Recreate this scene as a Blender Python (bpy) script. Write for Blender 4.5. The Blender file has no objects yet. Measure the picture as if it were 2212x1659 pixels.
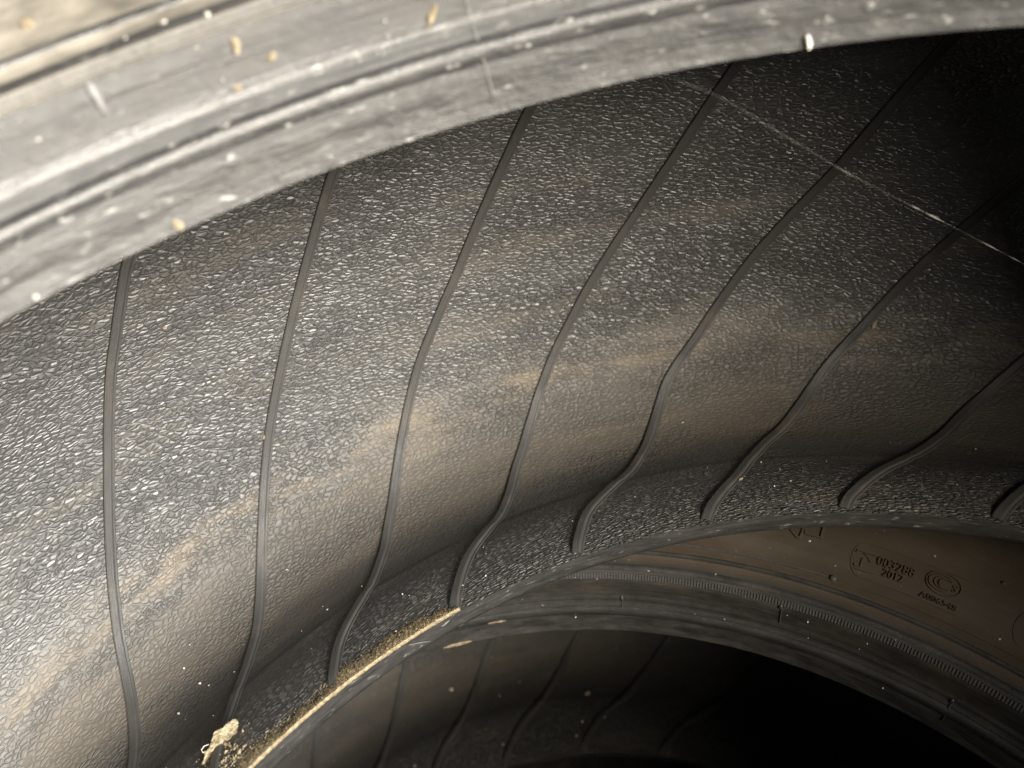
import bpy, bmesh, math, random
import numpy as np
from mathutils import Matrix, Vector

PI = math.pi
scene = bpy.context.scene
C = scene.collection

# ------------------------------------------------------------------ camera, light, exposure
Z0 = 0.2824                      # height of the upper tyre's lower bead toe above the ground
CAM = np.array([0.08357, 0.02911, 0.23626 + Z0])
PITCH, ROLL, LENS = -0.7899, -0.25491, 36.0 * 1711.67 / 2212.0
fw = np.array([math.cos(PITCH), 0, math.sin(PITCH)])
rt = np.array([0, -1.0, 0]); up = np.cross(rt, fw)
r2 = math.cos(ROLL) * rt + math.sin(ROLL) * up
u2 = -math.sin(ROLL) * rt + math.cos(ROLL) * up
cam = bpy.data.cameras.new('camera')
cam.lens = LENS; cam.sensor_width = 36.0; cam.clip_start = 0.005; cam.clip_end = 200
cam.dof.use_dof = True; cam.dof.focus_distance = 0.285; cam.dof.aperture_fstop = 9.0
cam_o = bpy.data.objects.new('camera', cam); C.objects.link(cam_o)
M = Matrix.Identity(4)
for i in range(3):
    M[i][0] = r2[i]; M[i][1] = u2[i]; M[i][2] = -fw[i]; M[i][3] = CAM[i]
cam_o.matrix_world = M
scene.camera = cam_o

world = bpy.data.worlds.new('World'); scene.world = world; world.use_nodes = True
bg = world.node_tree.nodes['Background']
bg.inputs[0].default_value = (0.86, 0.93, 1.0, 1); bg.inputs[1].default_value = 0.05

def area_lamp(name, az, el, dist, sx, sy, watts, col, target):
    L = bpy.data.lights.new(name, 'AREA'); L.shape = 'RECTANGLE'; L.size = sx; L.size_y = sy
    L.energy = watts; L.color = col
    o = bpy.data.objects.new(name, L); C.objects.link(o)
    d = Vector((math.cos(az) * math.cos(el), math.sin(az) * math.cos(el), math.sin(el)))
    o.location = Vector(target) + d * dist
    o.rotation_euler = d.to_track_quat('Z', 'Y').to_euler()
    return o
TGT = (0.0, 0.0, Z0 + 0.16)
area_lamp('daylight_opening', PI + 0.62, math.radians(31), 2.6, 1.5, 1.4, 262, (1.0, 0.91, 0.78), TGT)
area_lamp('sky_opening', PI + 1.05, math.radians(33), 3.0, 1.6, 1.2, 180, (0.86, 0.93, 1.0), TGT)
scene.cycles.max_bounces = 5; scene.cycles.diffuse_bounces = 3; scene.cycles.glossy_bounces = 3; scene.cycles.transmission_bounces = 0
scene.cycles.caustics_reflective = False; scene.cycles.caustics_refractive = False

scene.view_settings.view_transform = 'Standard'; scene.view_settings.look = 'None'
scene.view_settings.exposure = 0.0; scene.view_settings.gamma = 1.0
scene.view_settings.use_curve_mapping = False

# ------------------------------------------------------------------ materials
class N:
    """small node-graph helper"""
    def __init__(s, name):
        s.m = bpy.data.materials.new(name); s.m.use_nodes = True
        s.t = s.m.node_tree; s.b = s.t.nodes['Principled BSDF']
    def n(s, typ, **kw):
        nd = s.t.nodes.new(typ)
        for k, v in kw.items():
            if k.startswith('i_'):
                key = k[2:]
                key = int(key) if key.isdigit() else key.replace('_', ' ')
                s.put(v, nd.inputs[key])
            else: setattr(nd, k, v)
        return nd
    def put(s, v, sock):
        if hasattr(v, 'links'): s.t.links.new(v, sock)
        elif isinstance(v, (tuple, list)) and sock.type == 'RGBA' and len(v) == 3: sock.default_value = (*v, 1)
        else: sock.default_value = v
    def uv(s): return s.n('ShaderNodeUVMap', uv_map='metres').outputs[0]
    def obj(s): return s.n('ShaderNodeTexCoord').outputs['Object']
    def scale(s, vec, sc):
        return s.n('ShaderNodeMapping', i_Vector=vec, i_Scale=sc).outputs[0]
    def noise(s, vec, scale=5.0, detail=3.0, rough=0.55, dist=0.0):
        nd = s.n('ShaderNodeTexNoise', i_Vector=vec, i_Scale=scale, i_Detail=detail, i_Roughness=rough, i_Distortion=dist)
        return nd.outputs[0]
    def noisec(s, vec, scale=5.0, detail=2.0):
        return s.n('ShaderNodeTexNoise', i_Vector=vec, i_Scale=scale, i_Detail=detail).outputs[1]
    def rng(s, v, a, b, c=0.0, d=1.0, smooth=False):
        nd = s.n('ShaderNodeMapRange', i_Value=v, i_From_Min=a, i_From_Max=b, i_To_Min=c, i_To_Max=d)
        if smooth: nd.interpolation_type = 'SMOOTHSTEP'
        return nd.outputs[0]
    def math(s, op, a, b=0.0):
        nd = s.n('ShaderNodeMath', operation=op); s.put(a, nd.inputs[0]); s.put(b, nd.inputs[1]); return nd.outputs[0]
    def vadd(s, a, b):
        nd = s.n('ShaderNodeVectorMath', operation='ADD'); s.put(a, nd.inputs[0]); s.put(b, nd.inputs[1]); return nd.outputs[0]
    def vscale(s, a, k):
        nd = s.n('ShaderNodeVectorMath', operation='SCALE'); s.put(a, nd.inputs[0]); nd.inputs['Scale'].default_value = k; return nd.outputs[0]
    def mix(s, f, a, b):
        nd = s.n('ShaderNodeMix', data_type='RGBA'); s.put(f, nd.inputs[0]); s.put(a, nd.inputs[6]); s.put(b, nd.inputs[7]); return nd.outputs[2]
    def mixf(s, f, a, b):
        nd = s.n('ShaderNodeMix', data_type='FLOAT'); s.put(f, nd.inputs[0]); s.put(a, nd.inputs[2]); s.put(b, nd.inputs[3]); return nd.outputs[0]
    def voro(s, vec, scale, feature='DISTANCE_TO_EDGE', rnd=1.0):
        return s.n('ShaderNodeTexVoronoi', feature=feature, i_Vector=vec, i_Scale=scale, i_Randomness=rnd).outputs[0]
    def sep(s, vec):
        return s.n('ShaderNodeSeparateXYZ', i_0=vec).outputs
    def bump(s, h, dist, strength=1.0, normal=None):
        nd = s.n('ShaderNodeBump', i_Height=h, i_Distance=dist, i_Strength=strength)
        if normal is not None: s.put(normal, nd.inputs['Normal'])
        return nd.outputs[0]
    def out(s, col=None, rough=None, normal=None, spec=None):
        if col is not None: s.put(col, s.b.inputs['Base Color'])
        if rough is not None: s.put(rough, s.b.inputs['Roughness'])
        if normal is not None: s.put(normal, s.b.inputs['Normal'])
        if spec is not None: s.put(spec, s.b.inputs['Specular IOR Level'])
        return s.m

def liner_material():
    g = N('liner_rubber'); uv = g.uv()
    # cell pattern, longer round the tyre than across it
    wob = g.vadd(uv, g.vscale(g.vadd(g.noisec(uv, 240, 1), (-0.5, -0.5, -0.5)), 0.0016))
    wob2 = g.vadd(uv, g.vscale(g.vadd(g.noisec(uv, 200, 1), (-0.5, -0.5, -0.5)), 0.0007))
    e1 = g.voro(g.scale(wob, (1.0, 2.2, 1.0)), 325)
    line1 = g.rng(e1, 0.0, 0.25, 0.0, 1.0, True)
    # chafer band by the bead: short dashes round the tyre
    e3 = g.voro(g.scale(wob2, (1.0, 3.6, 1.0)), 270, rnd=0.75)
    line3 = g.rng(e3, 0.0, 0.30, 0.0, 1.0, True)
    grain = g.noise(g.scale(uv, (1.0, 1.8, 1.0)), 900, 3, 0.65)
    v = g.sep(uv)[1]
    near = g.math('MINIMUM', v, g.math('SUBTRACT', 0.4163, v))
    big = g.noise(uv, 30, 3)
    nb = g.math('ADD', near, g.rng(big, 0.3, 0.7, -0.008, 0.008))
    kch = g.rng(nb, 0.052, 0.030, 0.0, 1.0, True)
    klow = g.rng(nb, 0.145, 0.080, 0.0, 1.0, True)
    # worn patches where the cells are flatter, broad bands where dust lies
    worn = g.rng(g.noise(g.scale(uv, (9.0, 26.0, 1.0)), 1.0, 4, 0.6), 0.40, 0.62, 0.45, 1.0, True)
    h = g.math('MULTIPLY', line1, g.math('MULTIPLY', worn, g.mixf(klow, 1.0, 0.78)))
    h = g.mixf(kch, h, g.math('MULTIPLY', line3, 1.5))
    h = g.math('ADD', h, g.math('MULTIPLY', grain, 0.22))
    nrm = g.bump(h, 0.00036, 1.0)
    streak = g.rng(g.noise(g.scale(uv, (6.0, 36.0, 1.0)), 1.5, 4, 0.6), 0.50, 0.70, 0.0, 1.0, True)
    ledge = g.math('MULTIPLY', g.rng(v, 0.126, 0.119, 0.0, 1.0, True), g.rng(v, 0.107, 0.114, 0.0, 1.0, True))
    ledge = g.math('MULTIPLY', ledge, g.rng(g.noise(g.scale(uv, (30.0, 120.0, 1.0)), 1.0, 4, 0.7), 0.42, 0.66, 0.0, 1.0, True))
    film = g.math('MULTIPLY', g.rng(g.math('ADD', v, g.rng(big, 0.3, 0.7, -0.010, 0.010)), 0.142, 0.088, 0.0, 1.0, True), g.rng(v, 0.050, 0.080, 0.1, 1.0, True))
    dust = g.math('ADD', g.math('MULTIPLY', streak, 0.22), g.math('MULTIPLY', film, g.rng(worn, 0.45, 1.0, 0.30, 0.15)))
    dust = g.math('ADD', dust, g.math('MULTIPLY', ledge, 0.55))
    base = g.mix(g.noise(uv, 120, 2), (0.042, 0.041, 0.0395), (0.070, 0.068, 0.064))
    base = g.mix(kch, base, (0.038, 0.0365, 0.034))
    col = g.mix(dust, base, (0.22, 0.18, 0.13))
    col = g.mix(g.math('MULTIPLY', g.math('SUBTRACT', 1.0, line1), g.mixf(kch, g.mixf(klow, 0.30, 0.18), 0.0)), col, (0.022, 0.021, 0.020))
    rough = g.mixf(dust, g.rng(big, 0.3, 0.7, 0.38, 0.48), 0.75)
    rough = g.mixf(film, rough, 0.56)
    rough = g.mixf(kch, rough, 0.48)
    return g.out(col, rough, nrm, g.mixf(kch, g.mixf(klow, 0.9, 0.35), 0.55))

def rib_material():
    g = N('rib_rubber'); uv = g.uv()
    st = g.scale(uv, (3800.0, 90.0, 1.0))
    h = g.math('ADD', g.noise(st, 1.0, 3, 0.6), g.math('MULTIPLY', g.noise(uv, 1500, 2), 0.5))
    nrm = g.bump(h, 0.00022, 0.8)
    d = g.rng(g.noise(uv, 45, 3, 0.6), 0.5, 0.8, 0.0, 0.35, True)
    col = g.mix(d, g.mix(g.noise(st, 1.0, 2), (0.030, 0.029, 0.028), (0.072, 0.068, 0.062)), (0.16, 0.13, 0.095))
    return g.out(col, g.mixf(d, 0.50, 0.75), nrm, 0.45)

def bead_material(name, dust_k, white_k, gloss=0.0):
    g = N(name); uv = g.uv(); v = g.sep(uv)[1]
    lay = g.noise(g.scale(uv, (9.0, 420.0, 1.0)), 1.0, 4, 0.6)
    pit = g.noise(g.scale(uv, (1.0, 2.0, 1.0)), 1500, 3, 0.65)
    rubs = g.noise(g.scale(uv, (60.0, 620.0, 1.0)), 1.0, 4, 0.65)
    lump = g.noise(g.scale(uv, (90.0, 260.0, 1.0)), 1.0, 3, 0.55)
    base_zone = g.rng(g.math('ADD', v, g.rng(lump, 0.3, 0.7, -0.0012, 0.0012)), 0.0100, 0.0080, 0.0, 1.0, True)
    flange_zone = g.rng(g.math('ADD', v, g.rng(lump, 0.3, 0.7, -0.0010, 0.0010)), 0.0175, 0.0205, 0.0, 1.0, True)
    h = g.math('ADD', g.math('ADD', lay, g.math('MULTIPLY', pit, 0.35)), g.math('ADD', g.math('MULTIPLY', rubs, 0.6), g.math('MULTIPLY', lump, g.mixf(base_zone, 0.5, 1.6))))
    nrm = g.bump(h, 0.00045, 0.75)
    base = g.mix(rubs, (0.022, 0.022, 0.022), (0.055, 0.052, 0.048))
    dn = g.rng(g.noise(g.scale(uv, (55.0, 140.0, 1.0)), 1.0, 5, 0.68), 0.36, 0.70, 0.0, 1.0, True)
    amount = g.math('ADD', g.math('ADD', 0.22, g.math('MULTIPLY', base_zone, 0.25)), g.math('MULTIPLY', flange_zone, 0.55))
    dm = g.math('MULTIPLY', g.math('MULTIPLY', dn, amount), dust_k)
    col = g.mix(dm, base, g.mix(flange_zone, (0.27, 0.255, 0.225), (0.13, 0.108, 0.076)))
    wm = g.rng(g.noise(g.scale(uv, (150.0, 700.0, 1.0)), 1.0, 4, 0.7, 0.6), 0.60, 0.70, 0.0, white_k, True)  # white flecks: scuffs, plus glints of worn rubber painted into the colour
    wm = g.math('MULTIPLY', wm, g.rng(flange_zone, 0.0, 1.0, 1.0, 0.25))
    col = g.mix(wm, col, (0.60, 0.58, 0.53))
    rough = g.mixf(dm, g.rng(rubs, 0.3, 0.7, 0.24 - 0.05 * gloss, 0.42 - 0.10 * gloss), 0.72)
    return g.out(col, rough, nrm, 0.55 + 0.45 * gloss)

def sidewall_material(name, dust_k, brown_k):
    g = N(name); uv = g.uv()
    st = g.scale(uv, (6.0, 330.0, 1.0))
    lay = g.noise(st, 1.0, 3, 0.55)
    pit = g.noise(uv, 1900, 3, 0.6)
    h = g.math('ADD', g.math('MULTIPLY', lay, 0.6), g.math('MULTIPLY', pit, 0.4))
    nrm = g.bump(h, 0.00025, 0.8)
    base = g.mix(g.noise(uv, 60, 3), (0.030, 0.029, 0.028), (0.050, 0.047, 0.043))
    v = g.sep(uv)[1]
    br = g.math('MULTIPLY', g.rng(v, 0.0395, 0.0415, 0.0, 1.0, True), g.rng(g.noise(uv, 25, 4, 0.6), 0.3, 0.7, 0.75 * brown_k, brown_k))
    col = g.mix(br, base, (0.095, 0.066, 0.036))
    dm = g.rng(g.noise(g.scale(uv, (30.0, 60.0, 1.0)), 1.0, 6, 0.62), 0.40 - 0.25 * dust_k, 0.72, 0.0, dust_k, True)
    col = g.mix(dm, col, (0.50, 0.45, 0.36))
    sp = g.rng(g.voro(uv, 230, 'F1'), 0.10, 0.05, 0.0, 1.0)
    sp = g.math('MULTIPLY', sp, g.rng(g.noise(uv, 35, 2), 0.55, 0.62, 0.0, min(1.0, 0.25 + dust_k)))
    col = g.mix(sp, col, (0.52, 0.49, 0.42))
    return g.out(col, g.mixf(dm, g.rng(lay, 0.3, 0.7, 0.38, 0.52), 0.8), nrm, 0.5)

def plain(name, a, b, rough, nscale=300, bumpd=0.0003, spec=0.4):
    g = N(name); o = g.obj()
    n = g.noise(o, nscale, 4, 0.65)
    col = g.mix(g.rng(n, 0.3, 0.7), a, b)
    return g.out(col, rough, g.bump(g.noise(o, nscale * 2.5, 3), bumpd, 0.8), spec)

MAT = dict(
    liner=liner_material(), rib=rib_material(),
    bead1=bead_material('dusty_bead_rubber', 0.27, 0.45), bead2=bead_material('bead_rubber', 0.45, 0.06), bead3=bead_material('scuffed_bead_rubber', 0.25, 0.45),
    ridge1=bead_material('scuffed_glint_ridge_rubber', 0.25, 0.8, 1.0), ridge2=bead_material('ridge_rubber', 0.30, 0.05, 0.8),
    side1=sidewall_material('dusty_sidewall_rubber', 0.75, 0.3), side2=sidewall_material('sidewall_rubber', 0.05, 0.6),
    tread=plain('tread_rubber', (0.028, 0.027, 0.026), (0.06, 0.057, 0.052), 0.7, 120),
    letter=plain('lettering_rubber', (0.070, 0.053, 0.033), (0.090, 0.067, 0.040), 0.5, 400, 0.0001),
    ring=plain('ring_rubber', (0.06, 0.057, 0.053), (0.10, 0.094, 0.086), 0.45, 600, 0.0001),
    ring1=plain('dusty_ring_rubber', (0.16, 0.155, 0.15), (0.28, 0.27, 0.25), 0.5, 600, 0.0001),
    saw=plain('sawdust', (0.15, 0.115, 0.068), (0.50, 0.405, 0.255), 0.85, 900, 0.0004, 0.2),
    bark=plain('dry_bark', (0.12, 0.09, 0.05), (0.50, 0.42, 0.28), 0.8, 420, 0.0006, 0.25),
    pale=plain('pale_grit', (0.50, 0.46, 0.38), (0.75, 0.71, 0.62), 0.7, 700, 0.0002, 0.3),
    silk=plain('spider_silk', (0.16, 0.155, 0.145), (0.34, 0.33, 0.31), 0.5, 900, 0.0001, 0.4),
    ground=plain('dark_soil', (0.018, 0.016, 0.014), (0.045, 0.040, 0.034), 0.9, 60, 0.003, 0.3),
)

# ------------------------------------------------------------------ mesh helpers
def make_mesh(name, V, F, uv=None, mat=None, parent=None, smooth=True, kind=None):
    V = np.asarray(V, float)
    me = bpy.data.meshes.new(name)
    me.from_pydata(V.tolist(), [], [tuple(int(i) for i in f) for f in F])
    if uv is not None:
        lay = me.uv_layers.new(name='metres')
        li = np.empty(len(me.loops), np.int32); me.loops.foreach_get('vertex_index', li)
        lay.data.foreach_set('uv', np.asarray(uv, np.float32)[li].ravel())
    if smooth: me.polygons.foreach_set('use_smooth', np.ones(len(me.polygons), bool))
    if mat is not None: me.materials.append(mat)
    me.update()
    o = bpy.data.objects.new(name, me); C.objects.link(o)
    if parent is not None: o.parent = parent
    if kind: o['kind'] = kind
    return o

def tag(o, label, cat, group=None):
    o['label'] = label; o['category'] = cat
    if group: o['group'] = group

def grid_faces(n, m, flip=False):
    i = np.arange(n - 1)[:, None]; j = np.arange(m - 1)[None, :]
    a = (i * m + j).ravel(); b = a + 1; c = a + m + 1; d = a + m
    return np.stack([a, d, c, b] if flip else [a, b, c, d], -1)

def smooth_curve(P, n):
    P = np.array(P, float); t = np.append(0, np.cumsum(np.hypot(*np.diff(P, axis=0).T)))
    T = np.linspace(0, t[-1], n); m = np.gradient(P, t, axis=0)
    i = np.clip(np.searchsorted(t, T) - 1, 0, len(t) - 2); h = (t[i + 1] - t[i]); u = ((T - t[i]) / h)[:, None]; h = h[:, None]
    return (2*u**3-3*u**2+1)*P[i] + (u**3-2*u**2+u)*h*m[i] + (-2*u**3+3*u**2)*P[i+1] + (u**3-u**2)*h*m[i+1]

def arclen(P): return np.append(0, np.cumsum(np.hypot(*np.diff(P, axis=0).T)))

# ------------------------------------------------------------------ the tyre's section
RB, WB = 0.23, 0.1535          # bead toe radius, distance between the two toes
half = [(0, 0), (.006, -.0012), (.012, -.0035), (.025, -.0095), (.040, -.018), (.055, -.026), (.070, -.0305), (.084, -.029),
        (.096, -.0215), (.1055, -.008), (.1125, .012), (.1162, .040), (.117, WB / 2)]
LINER = smooth_curve(half + [(s, WB - z) for s, z in half[::-1][1:]], 1200)
LS = arclen(LINER); LL = LS[-1]
# outer section above the upper toe: (out from toe, up from toe plane)
BEAD = [(0, 0), (.0007, .003), (.0012, .0080), (.0015, .0100), (.0020, .0120), (.0027, .0138), (.0036, .0155), (.0047, .0172), (.0057, .0191), (.0064, .0215), (.0070, .0250), (.0076, .0280), (.0082, .0293)]
WALL = [(.0082, .0293), (.0100, .0309), (.0121, .0322), (.0150, .0328), (.0172, .0332), (.0185, .0345), (.0215, .0349), (.024, .0353), (.034, .0385), (.048, .0412), (.062, .0418),
        (.078, .040), (.092, .0345), (.104, .025), (.112, .0135)]
BEAD_LOW = [(0, 0), (.0004, .0045), (.0012, .0085), (.0032, .0116), (.0070, .0152), (.0125, .0200), (.0180, .0265), (.0215, .0325), (.024, .0353)]
WALL_LOW = WALL[7:]
OUT = smooth_curve(BEAD + WALL[1:], 1500); 
OUT = np.array(OUT)

def noise2(u, v, seed):
    rng = np.random.default_rng(seed); out = 0
    for k in range(10):
        a, b, p = rng.uniform(2, 9), rng.uniform(40, 150), rng.uniform(0, 2 * PI)
        s = rng.choice([-1, 1])
        out = out + np.sin(a * s * u + b * v + p + 1.3 * np.sin(3 * u + k)) * (60.0 / (60 + b))
    return out / 4.0

class Tyre:
    def __init__(s, name, centre, base_z, shear, seed):
        s.root = bpy.data.objects.new(name, None); C.objects.link(s.root)
        s.root.empty_display_size = 0.05
        s.zoff = 0.0418                       # sidewall bottom to lower toe
        s.root.location = (centre[0], centre[1], base_z - s.zoff)
        s.root.rotation_euler = (0, 0, 0)
        s.shear = shear; s.seed = seed
        s.origin = np.array([centre[0], centre[1], base_z - s.zoff])
    def xyz(s, phi, r, z):
        """local coordinates; z measured from the lower toe"""
        k = z / WB
        return np.stack([r * np.cos(phi) + k * s.shear[0], r * np.sin(phi) + k * s.shear[1], z + s.zoff], -1)
    def liner(s, phi, sl, h=0.0):
        """point on the inner liner at angle phi, arc length sl from the lower toe, lifted h towards the inside"""
        r = RB + np.interp(sl, LS, LINER[:, 0]); z = np.interp(sl, LS, LINER[:, 1])
        e = 1e-3
        tr = np.interp(sl + e, LS, LINER[:, 0]) - np.interp(sl - e, LS, LINER[:, 0])
        tz = np.interp(sl + e, LS, LINER[:, 1]) - np.interp(sl - e, LS, LINER[:, 1])
        ln = np.hypot(tr, tz) + 1e-12; nr, nz = -tz / ln, tr / ln
        edge = np.clip(np.minimum(sl, LL - sl) / 0.04, 0, 1)
        d = 0.0015 * edge * noise2(phi, sl, s.seed)
        step = (0.0005 * np.tanh((sl - 0.113) / 0.0025) - 0.00028 * np.tanh((sl - 0.046) / 0.0010)) * edge
        hh = h + d + step
        return s.xyz(phi, r + nr * hh, z + nz * hh)
    def outer(s, phi, so, h=0.0):
        """point on the upper sidewall or bead, so = distance outwards from the toe (must be > 0), lifted h"""
        i = np.interp(so, OUT[:, 0], np.arange(len(OUT)))
        w = np.interp(i, np.arange(len(OUT)), OUT[:, 1])
        j = np.clip(i.astype(int) if hasattr(i, 'astype') else int(i), 3, len(OUT) - 4)
        t = OUT[j + 3] - OUT[j - 3]; t = t / np.linalg.norm(t, axis=-1, keepdims=True)
        nr, nz = -t[..., 1], t[..., 0]
        return s.xyz(phi, RB + so + nr * h, WB + w + nz * h)
    def lathe(s, name, prof, nphi, mat, npts=None, flip=False, sub=None, v0=0.0):
        prof = np.array(prof, float)
        if npts: prof = smooth_curve(prof, npts)
        phi = np.linspace(-PI, PI, nphi)
        A, Bm = np.meshgrid(phi, np.arange(len(prof)), indexing='ij')
        V = s.xyz(A, RB + prof[Bm, 0], prof[Bm, 1]).reshape(-1, 3)
        v = arclen(prof) + v0
        uv = np.stack([A * 0.27, v[Bm]], -1).reshape(-1, 2)
        return make_mesh(name, V, grid_faces(nphi, len(prof), flip), uv, mat, s.root)
    def ridge(s, name, s0, s1, height, mat, nphi=480, power=1.0):
        """a rounded ridge standing proud of the upper bead between two points of its section"""
        k = np.linspace(0, 1, 17); so = s0 + (s1 - s0) * k
        h = height * np.sin(PI * k) ** power - .0002
        phi = np.linspace(-PI, PI, nphi); A, K = np.meshgrid(phi, np.arange(17), indexing='ij')
        V = s.outer(A, so[K], h[K]).reshape(-1, 3)
        w = np.interp(so, OUT[:, 0], OUT[:, 1])
        return make_mesh(name, V, grid_faces(nphi, 17), np.stack([A * 0.27, w[K]], -1).reshape(-1, 2), mat, s.bead_part if s1 < .0083 else s.wall_part)
    def build(s, nphi, nsl, bead_mat, side_mat, ring_mat, ribs, nring=1500, ridge_mat=None, tooth_h=.0005):
        # inner liner
        phi = np.linspace(-PI, PI, nphi); sl = np.linspace(0, LL, nsl)
        A, S = np.meshgrid(phi, sl, indexing='ij')
        V = s.liner(A, S).reshape(-1, 3)
        uv = np.stack([A * 0.335, S], -1).reshape(-1, 2)
        s.liner_part = make_mesh('inner_liner', V, grid_faces(nphi, nsl), uv, MAT['liner'], s.root)
        # beads and sidewalls, upper and lower
        s.bead_part = s.lathe('bead', [(a, WB + b) for a, b in BEAD], 480, bead_mat, 60)
        s.wall_part = s.lathe('sidewall', [(a, WB + b) for a, b in WALL], 360, side_mat, 90, v0=0.033)
        s.lathe('bead', [(a, -b) for a, b in BEAD_LOW], 480, MAT['bead3'], 40, flip=True)
        s.lathe('sidewall', [(a, -b) for a, b in WALL_LOW], 240, MAT['side2'], 60, flip=True, v0=0.033)
        s.ridge('bead_ridge', .00148, .0034, .0011, ridge_mat)
        s.ridge('bead_ridge', .0046, .0062, .0005, ridge_mat)
        s.ridge('flange_ridge', .0104, .0140, .0005, ridge_mat)
        s.ridge('flange_ridge', .0172, .0196, .0004, ridge_mat)
        # tread with four grooves round it
        za, zb = -0.0135, WB + 0.0135
        tp = [(.112, za), (.1195, za + .010), (.126, za + .022)]
        for zc in (0.022, 0.058, WB - 0.058, WB - 0.022):
            cr = .1335 - 0.05 * ((zc - WB / 2) / 0.09) ** 2 * 0.08
            tp += [(cr, zc - .0052), (cr - .007, zc - .0042), (cr - .007, zc + .0042), (cr, zc + .0052)]
        tp += [(.126, zb - .022), (.1195, zb - .010), (.112, zb)]
        o = s.lathe('tread', tp, 240, MAT['tread'])
        o.data.polygons.foreach_set('use_smooth', np.zeros(len(o.data.polygons), bool))
        # serrated ring on the upper sidewall
        V, F = [], []
        tooth = 2 * PI / nring
        for k in range(nring):
            p0 = -PI + k * tooth; p1 = p0 + tooth * 0.52
            b = len(V)
            for h in (-.0003, tooth_h):
                for so in (.0083, .0100):
                    for p in (p0, p1): V.append((p, so, h))
            F += [(b+4, b+5, b+7, b+6), (b, b+4, b+6, b+2), (b+1, b+3, b+7, b+5), (b, b+1, b+5, b+4), (b+2, b+6, b+7, b+3)]
        V = np.array(V); P = s.outer(V[:, 0], V[:, 1], V[:, 2])
        make_mesh('serrated_ring', P, F, None, ring_mat, s.wall_part, smooth=False, kind='stuff')
        # vent ribs
        prof_ = [(-.0021, -.0006), (-.0019, .0010), (-.0015, .0012), (.0006, .00105), (.0010, .0008), (.0012, .00035), (.0020, .00025), (.0024, -.0004)]
        cross = np.array([prof_[0]] + [p for p in prof_[1:-1] for _ in (0, 1)] + [prof_[-1]])
        for base, tab in ribs:
            tab = np.array(tab); ss = np.linspace(0.002, LL - 0.002, 200)
            pp = base + np.interp(ss, tab[:, 0], tab[:, 1])
            ker = np.ones(5) / 5; pe = np.pad(pp, 2, mode='edge'); pp = np.where((ss > .01) & (ss < LL - .01), np.convolve(pe, ker, 'valid'), pp)
            R = RB + np.interp(ss, LS, LINER[:, 0])
            du = np.gradient(pp) * R; dv = np.gradient(ss); L = np.hypot(du, dv)
            tu, tv = du / L, dv / L                         # along
            nu, nv = tv, -tu                                # across (+ = towards larger phi)
            A = pp[:, None] - cross[None, :, 0] * (nu / R)[:, None]
            S = np.clip(ss[:, None] - cross[None, :, 0] * nv[:, None], 0.0005, LL - 0.0005)
            Hh = np.repeat(cross[None, :, 1], len(ss), 0)
            fade = np.clip(np.minimum(ss, LL - ss) / 0.006, 0.3, 1)[:, None]
            V = s.liner(A, S, Hh * fade).reshape(-1, 3)
            uv = np.stack([np.repeat(cross[None, :, 0], len(ss), 0) + base, np.repeat(ss[:, None], len(cross), 1)], -1).reshape(-1, 2)
            fc = grid_faces(len(ss), len(cross), True).reshape(len(ss) - 1, len(cross) - 1, 4)[:, ::2].reshape(-1, 4)
            make_mesh('vent_rib', V, fc, uv, MAT['rib'], s.liner_part)

STEP = 2 * PI / 32
GEN = [(0, 0), (.0073, -.015), (.022, -.045), (.027, -.056), (.043, -.107), (.053, -.122), (.079, -.167), (.104, -.222), (.123, -.268), (.15, -.34),
       (.175, -.405), (.2, -.465), (.229, -.525), (.28, -.65), (.33, -.77), (.372, -.87), (.395, -.93), (LL, -.975)]
TAIL = [(.28, -.65), (.33, -.77), (.372, -.87), (.395, -.93), (LL, -.975)]
SEEN = {   # the seven ribs in view: angle along the liner
 0: [(0, 0), (.03, -.062), (.0613, -.151), (.1053, -.222), (.1345, -.277), (.1647, -.334), (.1948, -.390), (.2271, -.462)],
 1: [(0, 0), (.0312, -.069), (.0551, -.118), (.0844, -.178), (.1146, -.244), (.149, -.315), (.1854, -.395), (.2271, -.488)],
 2: [(0, 0), (.0218, -.041), (.0478, -.112), (.0791, -.167), (.1042, -.223), (.1397, -.301), (.1709, -.381), (.2291, -.512)],
 3: [(0, 0), (.025, -.052), (.053, -.123), (.0791, -.166), (.123, -.269), (.149, -.335), (.1751, -.406), (.2291, -.533)],
 4: [(0, 0), (.0239, -.042), (.053, -.124), (.1021, -.212), (.1199, -.266), (.1532, -.350), (.1834, -.434), (.229, -.535)],
 5: [(0, 0), (.0094, -.021), (.0281, -.068), (.0593, -.123), (.1, -.221), (.1209, -.280), (.1376, -.321), (.18, -.425), (.229, -.53)],
 6: [(0, 0), (.0073, -.015), (.0208, -.050), (.0426, -.108), (.0833, -.190), (.1073, -.256), (.15, -.35), (.229, -.53)],
}
ribs1 = [(0.49168 + (2 - k) * STEP, (SEEN[k] + TAIL) if k in SEEN else GEN) for k in range(32)]
ribs2 = [(0.02 + k * STEP, GEN) for k in range(32)]

# ------------------------------------------------------------------ ground and tyres
gm = make_mesh('ground', [(-30, -30, 0), (30, -30, 0), (30, 30, 0), (-30, 30, 0)], [(0, 1, 2, 3)], None, MAT['ground'], smooth=False, kind='structure')

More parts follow.
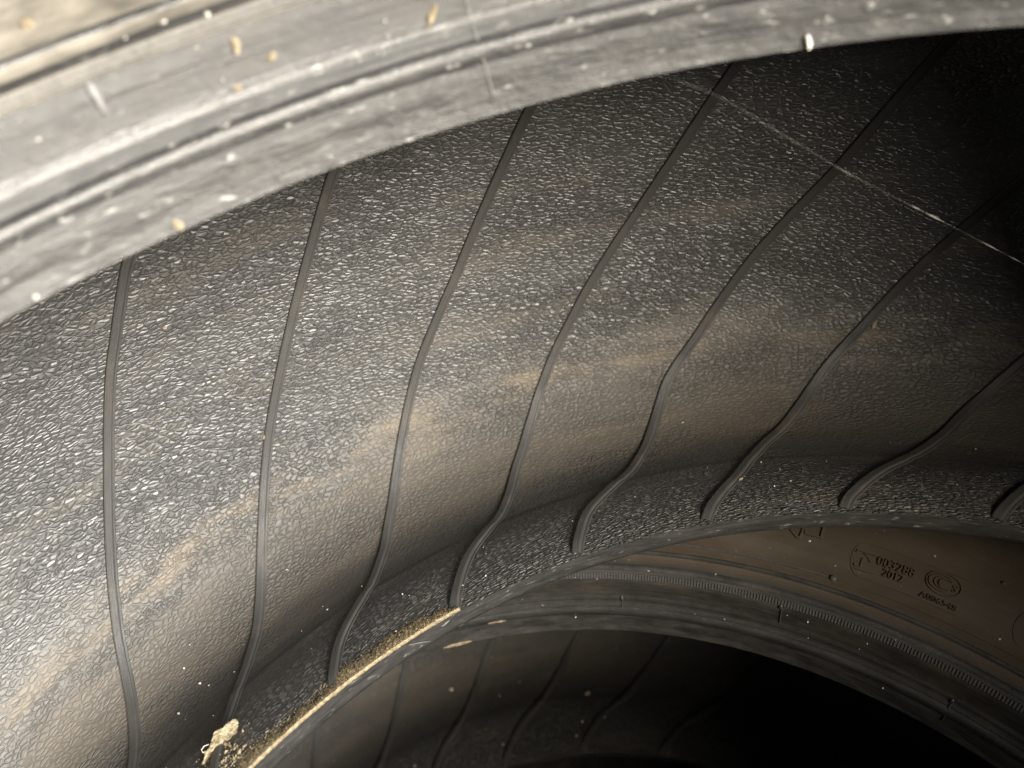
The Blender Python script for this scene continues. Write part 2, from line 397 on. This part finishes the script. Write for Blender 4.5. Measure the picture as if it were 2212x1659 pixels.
T1 = Tyre('car_tyre', (0, 0), Z0, (0.01805, 0.00598), 5)
T1.build(640, 260, MAT['bead1'], MAT['side1'], MAT['ring1'], ribs1, 1300, MAT['ridge1'], .0009)
tag(T1.root, 'dusty black car tyre on top of the stack with ribbed inner liner in view', 'tyre', 'tyres stacked flat')
T2 = Tyre('car_tyre', (0.02498, 0.08513), Z0 - 0.08691 - WB, (0, 0), 11)
T2.build(420, 160, MAT['bead2'], MAT['side2'], MAT['ring'], ribs2, 1300, MAT['ridge2'], .00038)
tag(T2.root, 'darker black car tyre lying below with raised lettering on its brown sidewall', 'tyre', 'tyres stacked flat')

# ------------------------------------------------------------------ raised marks on the lower tyre
def stroke(tyre, name, pts, width, height, mat, closed=False, mid=0.2625, sharp=0.25):
    """a raised line on the upper sidewall: pts = (phi, so)"""
    P = np.array(pts, float); xy = np.stack([-P[:, 0] * mid, P[:, 1]], -1)
    if closed: d = np.roll(xy, -1, 0) - np.roll(xy, 1, 0)
    else: d = np.gradient(xy, axis=0)
    d /= np.linalg.norm(d, axis=1)[:, None] + 1e-12
    n = np.stack([-d[:, 1], d[:, 0]], -1)
    cr = [(-.5, -.0003), (-.5 + sharp, height), (.5 - sharp, height), (.5, -.0003)]
    V = []
    for off, h in cr:
        q = xy + n * off * width
        V.append(tyre.outer(-q[:, 0] / mid, q[:, 1], np.full(len(q), h)))
    V = np.stack(V, 1); m = len(P)
    if closed: V = np.concatenate([V, V[:1]]); m += 1
    F = grid_faces(m, 4).tolist()
    if not closed: F += [(0, 1, 2, 3), ((m-1)*4+3, (m-1)*4+2, (m-1)*4+1, (m-1)*4)]
    return make_mesh(name, V.reshape(-1, 3), F, None, mat, tyre.bead_part if np.mean(P[:, 1]) < .0083 else tyre.wall_part, smooth=False)

def lettering(tyre, text, phi0, phi1, s0, s1, height, mat, mid=0.2625):
    cu = bpy.data.curves.new('lettering', 'FONT'); cu.body = text; cu.size = 1.0; cu.resolution_u = 3
    cu.extrude = 0.5; cu.offset = 0.0
    o = bpy.data.objects.new('tmp', cu); C.objects.link(o)
    dg = bpy.context.evaluated_depsgraph_get(); dg.update()
    me = bpy.data.meshes.new_from_object(o.evaluated_get(dg))
    bpy.data.objects.remove(o)
    V = np.empty(len(me.vertices) * 3); me.vertices.foreach_get('co', V); V = V.reshape(-1, 3)
    x0, x1 = V[:, 0].min(), V[:, 0].max(); y0, y1 = V[:, 1].min(), V[:, 1].max()
    phi = phi0 + (V[:, 0] - x0) / (x1 - x0) * (phi1 - phi0)
    so = s0 + (V[:, 1] - y0) / (y1 - y0) * (s1 - s0)
    P = tyre.outer(phi, so, np.where(V[:, 2] > 0, height, -.0003))
    me.vertices.foreach_set('co', P.ravel()); me.update()
    me.materials.clear(); me.materials.append(mat)
    ob = bpy.data.objects.new('lettering', me); C.objects.link(ob); ob.parent = tyre.wall_part
    return ob

LT = MAT['letter']
lettering(T2, '003288', -.7160, -.7660, .0330, .0364, .0007, LT)
lettering(T2, '2012', -.7270, -.7545, .0297, .0325, .0007, LT)
lettering(T2, 'A006548', -.7795, -.8285, .0277, .0298, .0007, LT)
th = np.linspace(0, 2 * PI, 49)[:-1]
stroke(T2, 'oval_mark', [(-.8025 - .0222 * math.cos(t), .0351 + .0040 * math.sin(t)) for t in th], .0008, .0005, LT, True)
for cx, rx, ry in ((-.8000, .0165, .0029), (-.8010, .0105, .0020), (-.8060, .0095, .0018)):
    t = np.linspace(PI * 0.32, PI * 1.62, 16)
    stroke(T2, 'letter_mark', [(cx - rx * math.cos(a), .0352 + ry * math.sin(a)) for a in t], .0006, .0005, LT)
lettering(T2, 'S', -.8145, -.8195, .0336, .0362, .0005, LT)
# rounded outline round the approval numbers
cap = []
for t in np.linspace(PI / 2, 3 * PI / 2, 18): cap.append((-.6985 - .0170 * math.cos(t), .0333 + .0066 * math.sin(t)))
cap += [(-.70 - .13 * k / 20, .0267) for k in range(1, 21)]
stroke(T2, 'outline_mark', [(-.828 + .1295 * k / 20, .0399) for k in range(20)] + cap, .00042, .00025, LT)
t = np.linspace(PI / 2, 3 * PI / 2, 18)
stroke(T2, 'outline_mark', [(-.9115 - .0170 * math.cos(a), .0333 + .0066 * math.sin(a)) for a in t], .00042, .00025, LT)
# maker's mark beside the numbers
for pts in ([(-.6868, .0350), (-.6872, .0361), (-.6960, .0361), (-.7155, .0361)], [(-.6970, .0355), (-.7030, .0346), (-.7080, .0330)],
            [(-.6880, .0309), (-.6886, .0303), (-.6965, .0303), (-.6966, .0336)], [(-.6897, .0293), (-.7030, .0293), (-.7158, .0297)]):
    stroke(T2, 'logo_mark', pts, .0008, .00055, LT)
# lower strokes of large letters half hidden under the upper tyre
stroke(T2, 'large_letter', [(-.5860, .0420), (-.5935, .0366), (-.6040, .0343), (-.6070, .0343), (-.6092, .0366), (-.6100, .042)], .0016, .0007, LT)
stroke(T2, 'large_letter', [(-.6125, .0425), (-.6133, .0366), (-.6354, .0366), (-.6362, .0425)], .0014, .0008, LT)
# line round the sidewall, broken at a vent
stroke(T2, 'sidewall_line', [(-.6590 + k * .012, .0229) for k in range(60)], .0013, .0007, MAT['ring'])
stroke(T2, 'sidewall_line', [(-.6720 - k * .012, .0229) for k in range(60)], .0010, .00035, LT)

def dome(tyre, name, phi, so, rad, height, mat, ring=None):
    V = []; F = []
    n = 10
    for k, (f, h) in enumerate(((1.0, -.0003), (0.8, height * .7), (0.45, height))):
        for i in range(n):
            a = 2 * PI * i / n; V.append((phi - f * rad * math.cos(a) / (RB + so), so + f * rad * math.sin(a) * .8, h))
    V.append((phi, so, height))
    for k in range(2):
        for i in range(n): F.append((k*n+i, k*n+(i+1) % n, (k+1)*n+(i+1) % n, (k+1)*n+i))
    for i in range(n): F.append((2*n+i, 2*n+(i+1) % n, 3*n))
    V = np.array(V); P = tyre.outer(V[:, 0], np.maximum(V[:, 1], .0001), V[:, 2])
    return make_mesh(name, P, F, None, mat, tyre.bead_part if so < .0083 else tyre.wall_part)
dome(T2, 'vent_stub', -.6655, .0229, .0016, .0012, MAT['ring'])
for ph, so, ln in ((-.3377, .0054, .0020), (-.6016, .0082, .0012), (-.8690, .0050, .0012)):
    dome(T2, 'vent_stub', ph, so, .0008, .0009, MAT['bead2'])
for ph, a, b in ((-.3376, .0050, .0020), (-.6040, .0078, .0060), (-.8690, .0046, .0012)):
    stroke(T2, 'mould_line', [(ph, a + (b - a) * k / 10) for k in range(11)], .0006, .0005, MAT['ring'], mid=.234)
dome(T2, 'vent_stub', -.8643, .0446, .0010, .0007, LT)
# flash line and vents on the upper tyre's bead
for T_, m_ in ((T2, 'ring'),):
    for so_ in (.00375, .00420):
        stroke(T_, 'parting_line', [(1.3 - 2.6 * k / 300, so_) for k in range(301)], .00018, .00022, MAT[m_], mid=.234)
stroke(T1, 'mould_line', [(.0480, .0100 - .0092 * k / 16) for k in range(17)], .0004, .0004, MAT['ring1'], mid=.234)
dome(T1, 'vent_stub', .3680, .0074, .0010, .0010, MAT['ring1'])
dome(T1, 'vent_stub', .3861, .0279, .0014, .0012, MAT['bark'])

# ------------------------------------------------------------------ small debris
def ico_verts():
    t = (1 + 5 ** 0.5) / 2
    V = np.array([(-1, t, 0), (1, t, 0), (-1, -t, 0), (1, -t, 0), (0, -1, t), (0, 1, t), (0, -1, -t), (0, 1, -t), (t, 0, -1), (t, 0, 1), (-t, 0, -1), (-t, 0, 1)], float)
    F = [(0, 11, 5), (0, 5, 1), (0, 1, 7), (0, 7, 10), (0, 10, 11), (1, 5, 9), (5, 11, 4), (11, 10, 2), (10, 7, 6), (7, 1, 8), (3, 9, 4), (3, 4, 2), (3, 2, 6), (3, 6, 8), (3, 8, 9), (4, 9, 5), (2, 4, 11), (6, 2, 10), (8, 6, 7), (9, 8, 1)]
    return V / np.linalg.norm(V[0]), F
IV, IF = ico_verts()
def lump(rng, dims):
    """an irregular crumb"""
    V = IV * (1 + rng.uniform(-.35, .3, (12, 1))) * np.array(dims)
    a, b, c = rng.uniform(0, 2 * PI, 3)
    Rm = np.array(Matrix.Rotation(a, 3, 'Z') @ Matrix.Rotation(b * .15, 3, 'X'))
    return V @ Rm.T
def frame(p, pu, pv, n_hint):
    e1 = pu - p; e1 = e1 / np.linalg.norm(e1); e2 = pv - p; n = np.cross(e1, e2); n /= np.linalg.norm(n)
    if n @ n_hint < 0: n = -n
    e2 = np.cross(n, e1); return e1, e2, n
def liner_frame(T, phi, sl):
    p = T.liner(np.array(phi), np.array(sl)) + T.origin
    e1, e2, n = frame(p, T.liner(np.array(phi - .01), np.array(sl)) + T.origin, T.liner(np.array(phi), np.array(sl + .001)) + T.origin,
                      (T.liner(np.array(phi), np.array(sl), .001) + T.origin) - p)
    return p, e1, e2, n
def outer_frame(T, phi, so):
    p = T.outer(np.array(phi), np.array(so)) + T.origin
    e1, e2, n = frame(p, T.outer(np.array(phi - .01), np.array(so)) + T.origin, T.outer(np.array(phi), np.array(so + .0004)) + T.origin,
                      (T.outer(np.array(phi), np.array(so), .001) + T.origin) - p)
    return p, e1, e2, n
def crumb(name, fr, dims, mat, label, cat, seed, turn=0.0, group=None, bend=0.0, lift=0.6):
    """a crumb or chip resting on a surface frame; dims = half sizes (along, across, up)"""
    rng = np.random.default_rng(seed); p, e1, e2, n = fr
    bm = bmesh.new(); bmesh.ops.create_icosphere(bm, subdivisions=2, radius=1.0)
    V = np.array([v.co for v in bm.verts]); F = [[v.index for v in f.verts] for f in bm.faces]; bm.free()
    k = sum(np.sin(V @ rng.normal(0, 2.6, 3) + rng.uniform(0, 6)) for _ in range(4)) * .11
    V = V * (1 + k)[:, None] * np.array(dims)
    V[:, 2] += bend * (V[:, 0] / dims[0]) ** 2 * dims[0]
    ct, st = math.cos(turn), math.sin(turn)
    X = V[:, 0] * ct - V[:, 1] * st; Y = V[:, 0] * st + V[:, 1] * ct
    W = X[:, None] * e1 + Y[:, None] * e2 + (V[:, 2] + dims[2] * lift)[:, None] * n
    o = make_mesh(name, W, F, None, mat, smooth=False); o.location = p
    tag(o, label, cat, group); return o
def tube(name, pts, rads, mat, label, cat, sides=6):
    P = np.array(pts, float); T = np.gradient(P, axis=0); T /= np.linalg.norm(T, axis=1)[:, None]
    a = np.cross(T, [0.3, 0.2, 1.0]); a /= np.linalg.norm(a, axis=1)[:, None]; b = np.cross(T, a)
    th = np.linspace(0, 2 * PI, sides, endpoint=False); rads = np.broadcast_to(rads, len(P))
    V = P[:, None] + rads[:, None, None] * (np.cos(th)[None, :, None] * a[:, None] + np.sin(th)[None, :, None] * b[:, None])
    m = len(P); F = []
    for i in range(m - 1):
        for j in range(sides): F.append((i*sides+j, i*sides+(j+1) % sides, (i+1)*sides+(j+1) % sides, (i+1)*sides+j))
    F += [tuple(range(sides))[::-1], tuple((m-1)*sides + j for j in range(sides))]
    o = make_mesh(name, V.reshape(-1, 3) - P[0], F, None, mat); o.location = P[0]; tag(o, label, cat); return o

rng = np.random.default_rng(3)
# sawdust lying along the lower bead of the upper tyre
ph = np.linspace(.80, .285, 1500); ac = np.linspace(-.0012, .0105, 30)
A, S = np.meshgrid(ph, ac, indexing='ij')
def rough1(x, seed, f0, n=9):
    r = np.random.default_rng(seed); return sum(np.sin(x * f0 * 1.55 ** k + r.uniform(0, 6)) / 1.3 ** k for k in range(n)) / 3
wid = .0055 + .0022 * rough1(ph, 1, 14) + .0012 * rough1(ph, 2, 70, 6) + .0030 * np.exp(-((ph - .47) / .022) ** 2) + .002 * np.exp(-((ph - .60) / .02) ** 2)
wid = wid * np.clip((ph - .285) / .03, 0, 1) ** .5
grit = rng.normal(0, 1, A.shape)
Hs = .0015 * (1 - (np.clip(S, 0, 1) / np.maximum(wid, 1e-4)[:, None]) ** 1.5) * np.clip((S + .0012) / .0008, 0, 1) + .00016 * grit + .0002 * rough1(A * 1.0 + 40 * S, 7, 160, 5)
Hs = np.clip(np.where(S > wid[:, None] * 1.3, -.0012, Hs), -.0012, .0019)
Hs[:, 0] = -.0006
V = T1.liner(A, np.maximum(S, 0.0), Hs)
V[:, :1] = T1.xyz(ph, RB + .0004 + 0 * ph, -.0012 + 0 * ph)[:, None]
V = V.reshape(-1, 3) + T1.origin
F = grid_faces(len(ph), len(ac)).tolist(); Vs = [V]; nv = len(V)
for k in range(1500):
    p = rng.choice([rng.uniform(.30, .72), rng.normal(.47, .03), rng.normal(.60, .03)]); sl = .0015 + abs(rng.normal(0, .0030))
    r = rng.uniform(.00005, .00016) * (2.0 if rng.random() < .06 else 1)
    q = T1.liner(np.array(p), np.array(sl), .0003) + T1.origin
    Vs.append(lump(rng, (r * 1.6, r, r)) + q); F += [tuple(i + nv for i in f) for f in IF]; nv += 12
o = make_mesh('sawdust', np.concatenate(Vs), F, None, MAT['saw'], smooth=False, kind='stuff')
tag(o, 'tan sawdust lying in a ragged line along the lower bead of the top tyre', 'sawdust')

# torn flake of bark beside the bead
fo = np.array((0.2016, 0.1493, 0.2770)); f1 = np.array((0.5413, -0.8408, 0)); f2 = np.array((0.7054, 0.4541, 0.5442)); fn = np.array((-0.4576, -0.2946, 0.839))
outl = np.array([(6.37, 1.08), (6.79, -0.18), (5.74, -1.33), (4.53, -2.34), (3.62, -3.04), (2.99, -3.01), (1.1, -2.34), (-0.58, -2.15), (-2.48, -1.89), (-3.29, -2.65), (-4.68, -3.15), (-6.05, -3.09), (-7.02, -3.0), (-6.62, -2.26), (-4.7, -1.02), (-4.84, -0.32), (-3.35, -0.76), (-2.46, -0.07), (-1.51, 0.72), (-0.32, 1.29), (0.52, 1.91), (2.03, 1.47), (2.98, 1.14), (4.14, 1.47), (5.08, 1.3)]) / 1000 * 1.12
dense = []
for i in range(len(outl)):
    a, b = outl[i], outl[(i + 1) % len(outl)]
    for k in range(3): dense.append(a + (b - a) * k / 3 + rng.normal(0, .00010, 2))
dense = np.array(dense); m = len(dense)
axis = np.stack([dense[:, 0], np.interp(dense[:, 0], [-.007, -.0045, 0, .004, .0066], [-.0027, -.0018, -.0004, -.0006, .0004])], -1)
rings = [1.0, .82, .6, .35, .1]; Vt, Vb = [], []
for f in rings:
    q = axis + (dense - axis) * f
    low = np.clip((axis[:, 1] - q[:, 1]) / .002, -1, 1)
    hgt = .0011 - .0012 * low + .0004 * np.sin(q[:, 0] * 2600 + q[:, 1] * 1500) + .0003 * np.sin(q[:, 1] * 5200 + 2) + rng.normal(0, .00008, m)
    Vt.append(fo + q[:, :1] * f1 + q[:, 1:] * f2 + hgt[:, None] * fn)
    Vb.append(fo + q[:, :1] * f1 + q[:, 1:] * f2 + (hgt - .0020 - .0008 * (1 - f))[:, None] * fn)
V = np.concatenate(Vt + Vb); F = []
for side in (0, 1):
    for k in range(len(rings) - 1):
        for i in range(m):
            a = (side * 5 + k) * m + i; b = (side * 5 + k) * m + (i + 1) % m
            F.append((a, b, b + m, a + m) if side == 0 else (a + m, b + m, b, a))
    F.append(tuple((side * 5 + 4) * m + i for i in range(m)))
for i in range(m): F.append((i, 5 * m + i, 5 * m + (i + 1) % m, (i + 1) % m))
o = make_mesh('bark_flake', V - fo, F, None, MAT['bark'], smooth=False); o.location = fo
tag(o, 'torn tan flake of dry bark beside the lower bead at the bottom edge', 'bark')
tube('fibre', [fo + x * f1 + y * f2 + z * fn for x, y, z in ((-.0030, .0004, .0012), (-.0042, .0009, .0018), (-.0053, .0006, .0020), (-.0056, -.0002, .0016), (-.0052, -.0009, .0010))], .00016, MAT['pale'],
     'short curled pale fibre at the side of the bark flake', 'fibre')
# crumbs fallen from the flake
Vs, F, nv = [], [], 0
for k in range(230):
    p = rng.normal(.655, .022); sl = np.clip(rng.normal(.0125, .0055), .002, .032)
    r = abs(rng.normal(.00018, .00016)) + .00007
    q = T1.liner(np.array(p), np.array(sl), r * .5) + T1.origin
    Vs.append(lump(rng, (r * rng.uniform(1, 2.4), r, r * .8)) + q); F += [tuple(i + nv for i in f) for f in IF]; nv += 12
o = make_mesh('bark_crumbs', np.concatenate(Vs), F, None, MAT['saw'], smooth=False, kind='stuff')
tag(o, 'scatter of tan bark crumbs below the torn flake', 'crumbs')

# single crumbs, chips and fibres
lf, of = liner_frame, outer_frame
crumb('crumb', lf(T1, .399, .1397), (.0011, .0006, .0006), MAT['saw'], 'small tan crumb against the second rib from the left', 'crumb', 1, .8)
crumb('crumb', lf(T1, .116, .1715), (.0007, .0005, .0005), MAT['bark'], 'tiny pinkish crumb on the third rib of the top tyre', 'crumb', 2, .3)
crumb('crumb', lf(T1, .427, .199), (.0007, .0006, .0003), MAT['saw'], 'tiny yellow crumb on the liner between first and second rib', 'crumb', 3)
crumb('crumb', lf(T1, -.382, .1185), (.0016, .0007, .0004), MAT['saw'], 'tan smear of dirt on the sixth rib near the shadow', 'dirt', 4, 1.2)
crumb('crumb', lf(T1, -.170, .0265), (.0012, .0006, .0004), MAT['saw'], 'yellowish dirt spot on the sixth rib close to the lower bead', 'dirt', 5, 1.0)
crumb('pebble', lf(T2, -.194, .0478), (.0020, .0014, .0010), MAT['bark'], 'pale oval pebble lying inside the lower tyre', 'pebble', 6, .2)
crumb('crumb', lf(T2, .116, .077), (.0011, .0009, .0006), MAT['pale'], 'small grey crumb inside the lower tyre between two ribs', 'crumb', 7)
crumb('wood_chip', of(T1, .0808, .0062), (.0022, .0008, .0007), MAT['saw'], 'curved tan wood chip on the blurred top bead near the upper edge', 'wood chip', 8, 1.0, bend=.25)
crumb('wood_chip', of(T1, .2487, .0072), (.0014, .0009, .0006), MAT['bark'], 'pale chip on the dusty top bead, first of a close pair', 'wood chip', 9, 1.4)
crumb('wood_chip', of(T1, .2240, .0066), (.0012, .0008, .0006), MAT['bark'], 'pale chip on the dusty top bead, second of a close pair', 'wood chip', 10, .6)
crumb('crumb', of(T1, .2620, .0058), (.0008, .0007, .0005), MAT['saw'], 'rounded tan crumb below the pair of chips on the top bead', 'crumb', 11)
crumb('crumb', of(T1, .2930, .0130), (.0006, .0005, .0004), MAT['pale'], 'white crumb just above the serrated ring of the top tyre', 'crumb', 12)
crumb('crumb', of(T1, -.2475, .0003), (.0007, .0016, .0009), MAT['pale'], 'pale yellowish stub sticking out at the rim of the top bead', 'rubber stub', 13, 0.1)
crumb('crumb', of(T1, .3616, .0003), (.0008, .0011, .0005), MAT['bark'], 'pale curled scrap hanging on the rim of the top bead', 'scrap', 14, .3)
crumb('crumb', of(T1, .4929, .0002), (.0005, .0005, .0004), MAT['pale'], 'white crumb on the rim of the top bead at the far left', 'crumb', 15)
crumb('splinter', of(T2, -.0160, .0002), (.0056, .0008, .0004), MAT['bark'], 'long pale splinter on the inner edge of the lower tyre bead', 'splinter', 16, 0.0)
crumb('splinter', of(T2, -.1060, .0017), (.0045, .0007, .0003), MAT['bark'], 'thin pale scrape of wood on the lower tyre bead face', 'splinter', 17, 0.05)
def liner_path(T, a, b, n, h, curl=0.0):
    out = []
    for k in range(n):
        t = k / (n - 1); p = a[0] + (b[0] - a[0]) * t; sl = a[1] + (b[1] - a[1]) * t + curl * math.sin(PI * t)
        out.append(T.liner(np.array(p), np.array(sl), h + .0004 * math.sin(PI * t)) + T.origin)
    return out
tube('hair', liner_path(T1, (-.229, .1345), (-.2235, .1240), 8, .0004), .00007, MAT['silk'], 'short pale hair on the dark liner between fifth and sixth rib', 'hair')
tube('fibre', liner_path(T1, (.596, .1335), (.604, .1300), 9, .0003, .0016), .00008, MAT['silk'], 'small curled white fibre beside the first rib from the left', 'fibre')
tube('fibre', [T1.xyz(np.array(p), np.array(RB - .0008), np.array(z)) + T1.origin for p, z in ((.372, -.0002), (.362, -.0016), (.352, -.0032), (.344, -.0046))], .00009, MAT['silk'], 'straight white fibre across the sawdust on the lower bead', 'fibre')
# spider thread slung across the opening to the dark side
wp = np.array([(0.2476, -0.0011, 0.4475), (0.252, -0.0183, 0.4349), (0.2561, -0.0361, 0.4222), (0.2587, -0.0738, 0.3881), (0.2589, -0.1019, 0.3658), (0.2567, -0.1368, 0.3382), (0.2504, -0.1755, 0.3067)])
tt = np.linspace(0, 6, 180); wpts = np.stack([np.interp(tt, range(7), wp[:, i]) for i in range(3)], -1)
ker = np.ones(13) / 13
for i in range(3): wpts[6:-6, i] = np.convolve(wpts[:, i], ker, 'valid')
wr = .000020 + .00002 * np.clip(rough1(tt, 5, 6.0, 6), 0, 1)
for c0, w0, a0 in ((3.82, .05, .00018), (4.03, .07, .00030), (4.62, .06, .00022), (3.0, .06, .00006), (4.9, .04, .00012)): wr = wr + a0 * np.exp(-((tt - c0) / w0) ** 2)
tube('spider_thread', wpts, wr, MAT['silk'], 'dusty spider thread slung diagonally across the dark opening', 'spider thread', 5)

# fine bright specks of grit, too many to count
Vs, F, nv = [], [], 0
def speck(q, r):
    global nv
    Vs.append(lump(rng, (r * rng.uniform(.8, 1.8), r, r * .7)) + q); F.extend(tuple(i + nv for i in f) for f in IF); nv += 12
for p, sl in ((.625, .0833), (.621, .0718), (.66, .0666), (.389, .0541), (.443, .0541), (.231, .0094), (.266, .0104), (.614, .0666), (.581, .0613), (.46, .0896), (.346, .026)):
    speck(T1.liner(np.array(p), np.array(sl), .0002) + T1.origin, .00036)
for k in range(80):
    p = rng.uniform(-.5, .85); sl = rng.choice([rng.uniform(.01, .1), rng.uniform(.01, .06), rng.uniform(.02, .22)])
    speck(T1.liner(np.array(p), np.array(sl), .0001) + T1.origin, abs(rng.normal(0, .00012)) + .00006)
for p, so in ((-.494, .0134), (-.664, .0279), (-.622, .0342), (-.697, .0279), (-.781, .044), (-.515, .0037), (-.613, .0071), (-.646, .0071), (-.736, .0071), (-.646, .0027), (-.297, .0081), (-.193, .004), (-.259, .0023), (-.559, .0025), (-.887, .0258)):
    speck(T2.outer(np.array(p), np.array(so), .0001) + T2.origin, .00034)
for k in range(80):
    speck(T2.outer(np.array(rng.uniform(-1.1, .1)), np.array(rng.choice([rng.uniform(.001, .012), rng.uniform(.001, .05)])), .0001) + T2.origin, abs(rng.normal(0, .00011)) + .00006)
for k in range(50):
    speck(T2.liner(np.array(rng.uniform(-.4, .8)), np.array(rng.uniform(.005, .12)), .0001) + T2.origin, abs(rng.normal(0, .00022)) + .0001)
for k in range(16):
    speck(T1.outer(np.array(rng.uniform(-.05, .5)), np.array(rng.choice([rng.uniform(.0040, .0080), rng.uniform(.0005, .03)])), .0002) + T1.origin, abs(rng.normal(.0001, .00022)) + .0001)
o = make_mesh('grit', np.concatenate(Vs), F, None, MAT['pale'], smooth=False, kind='stuff')
tag(o, 'fine pale specks of grit scattered over both tyres', 'grit')
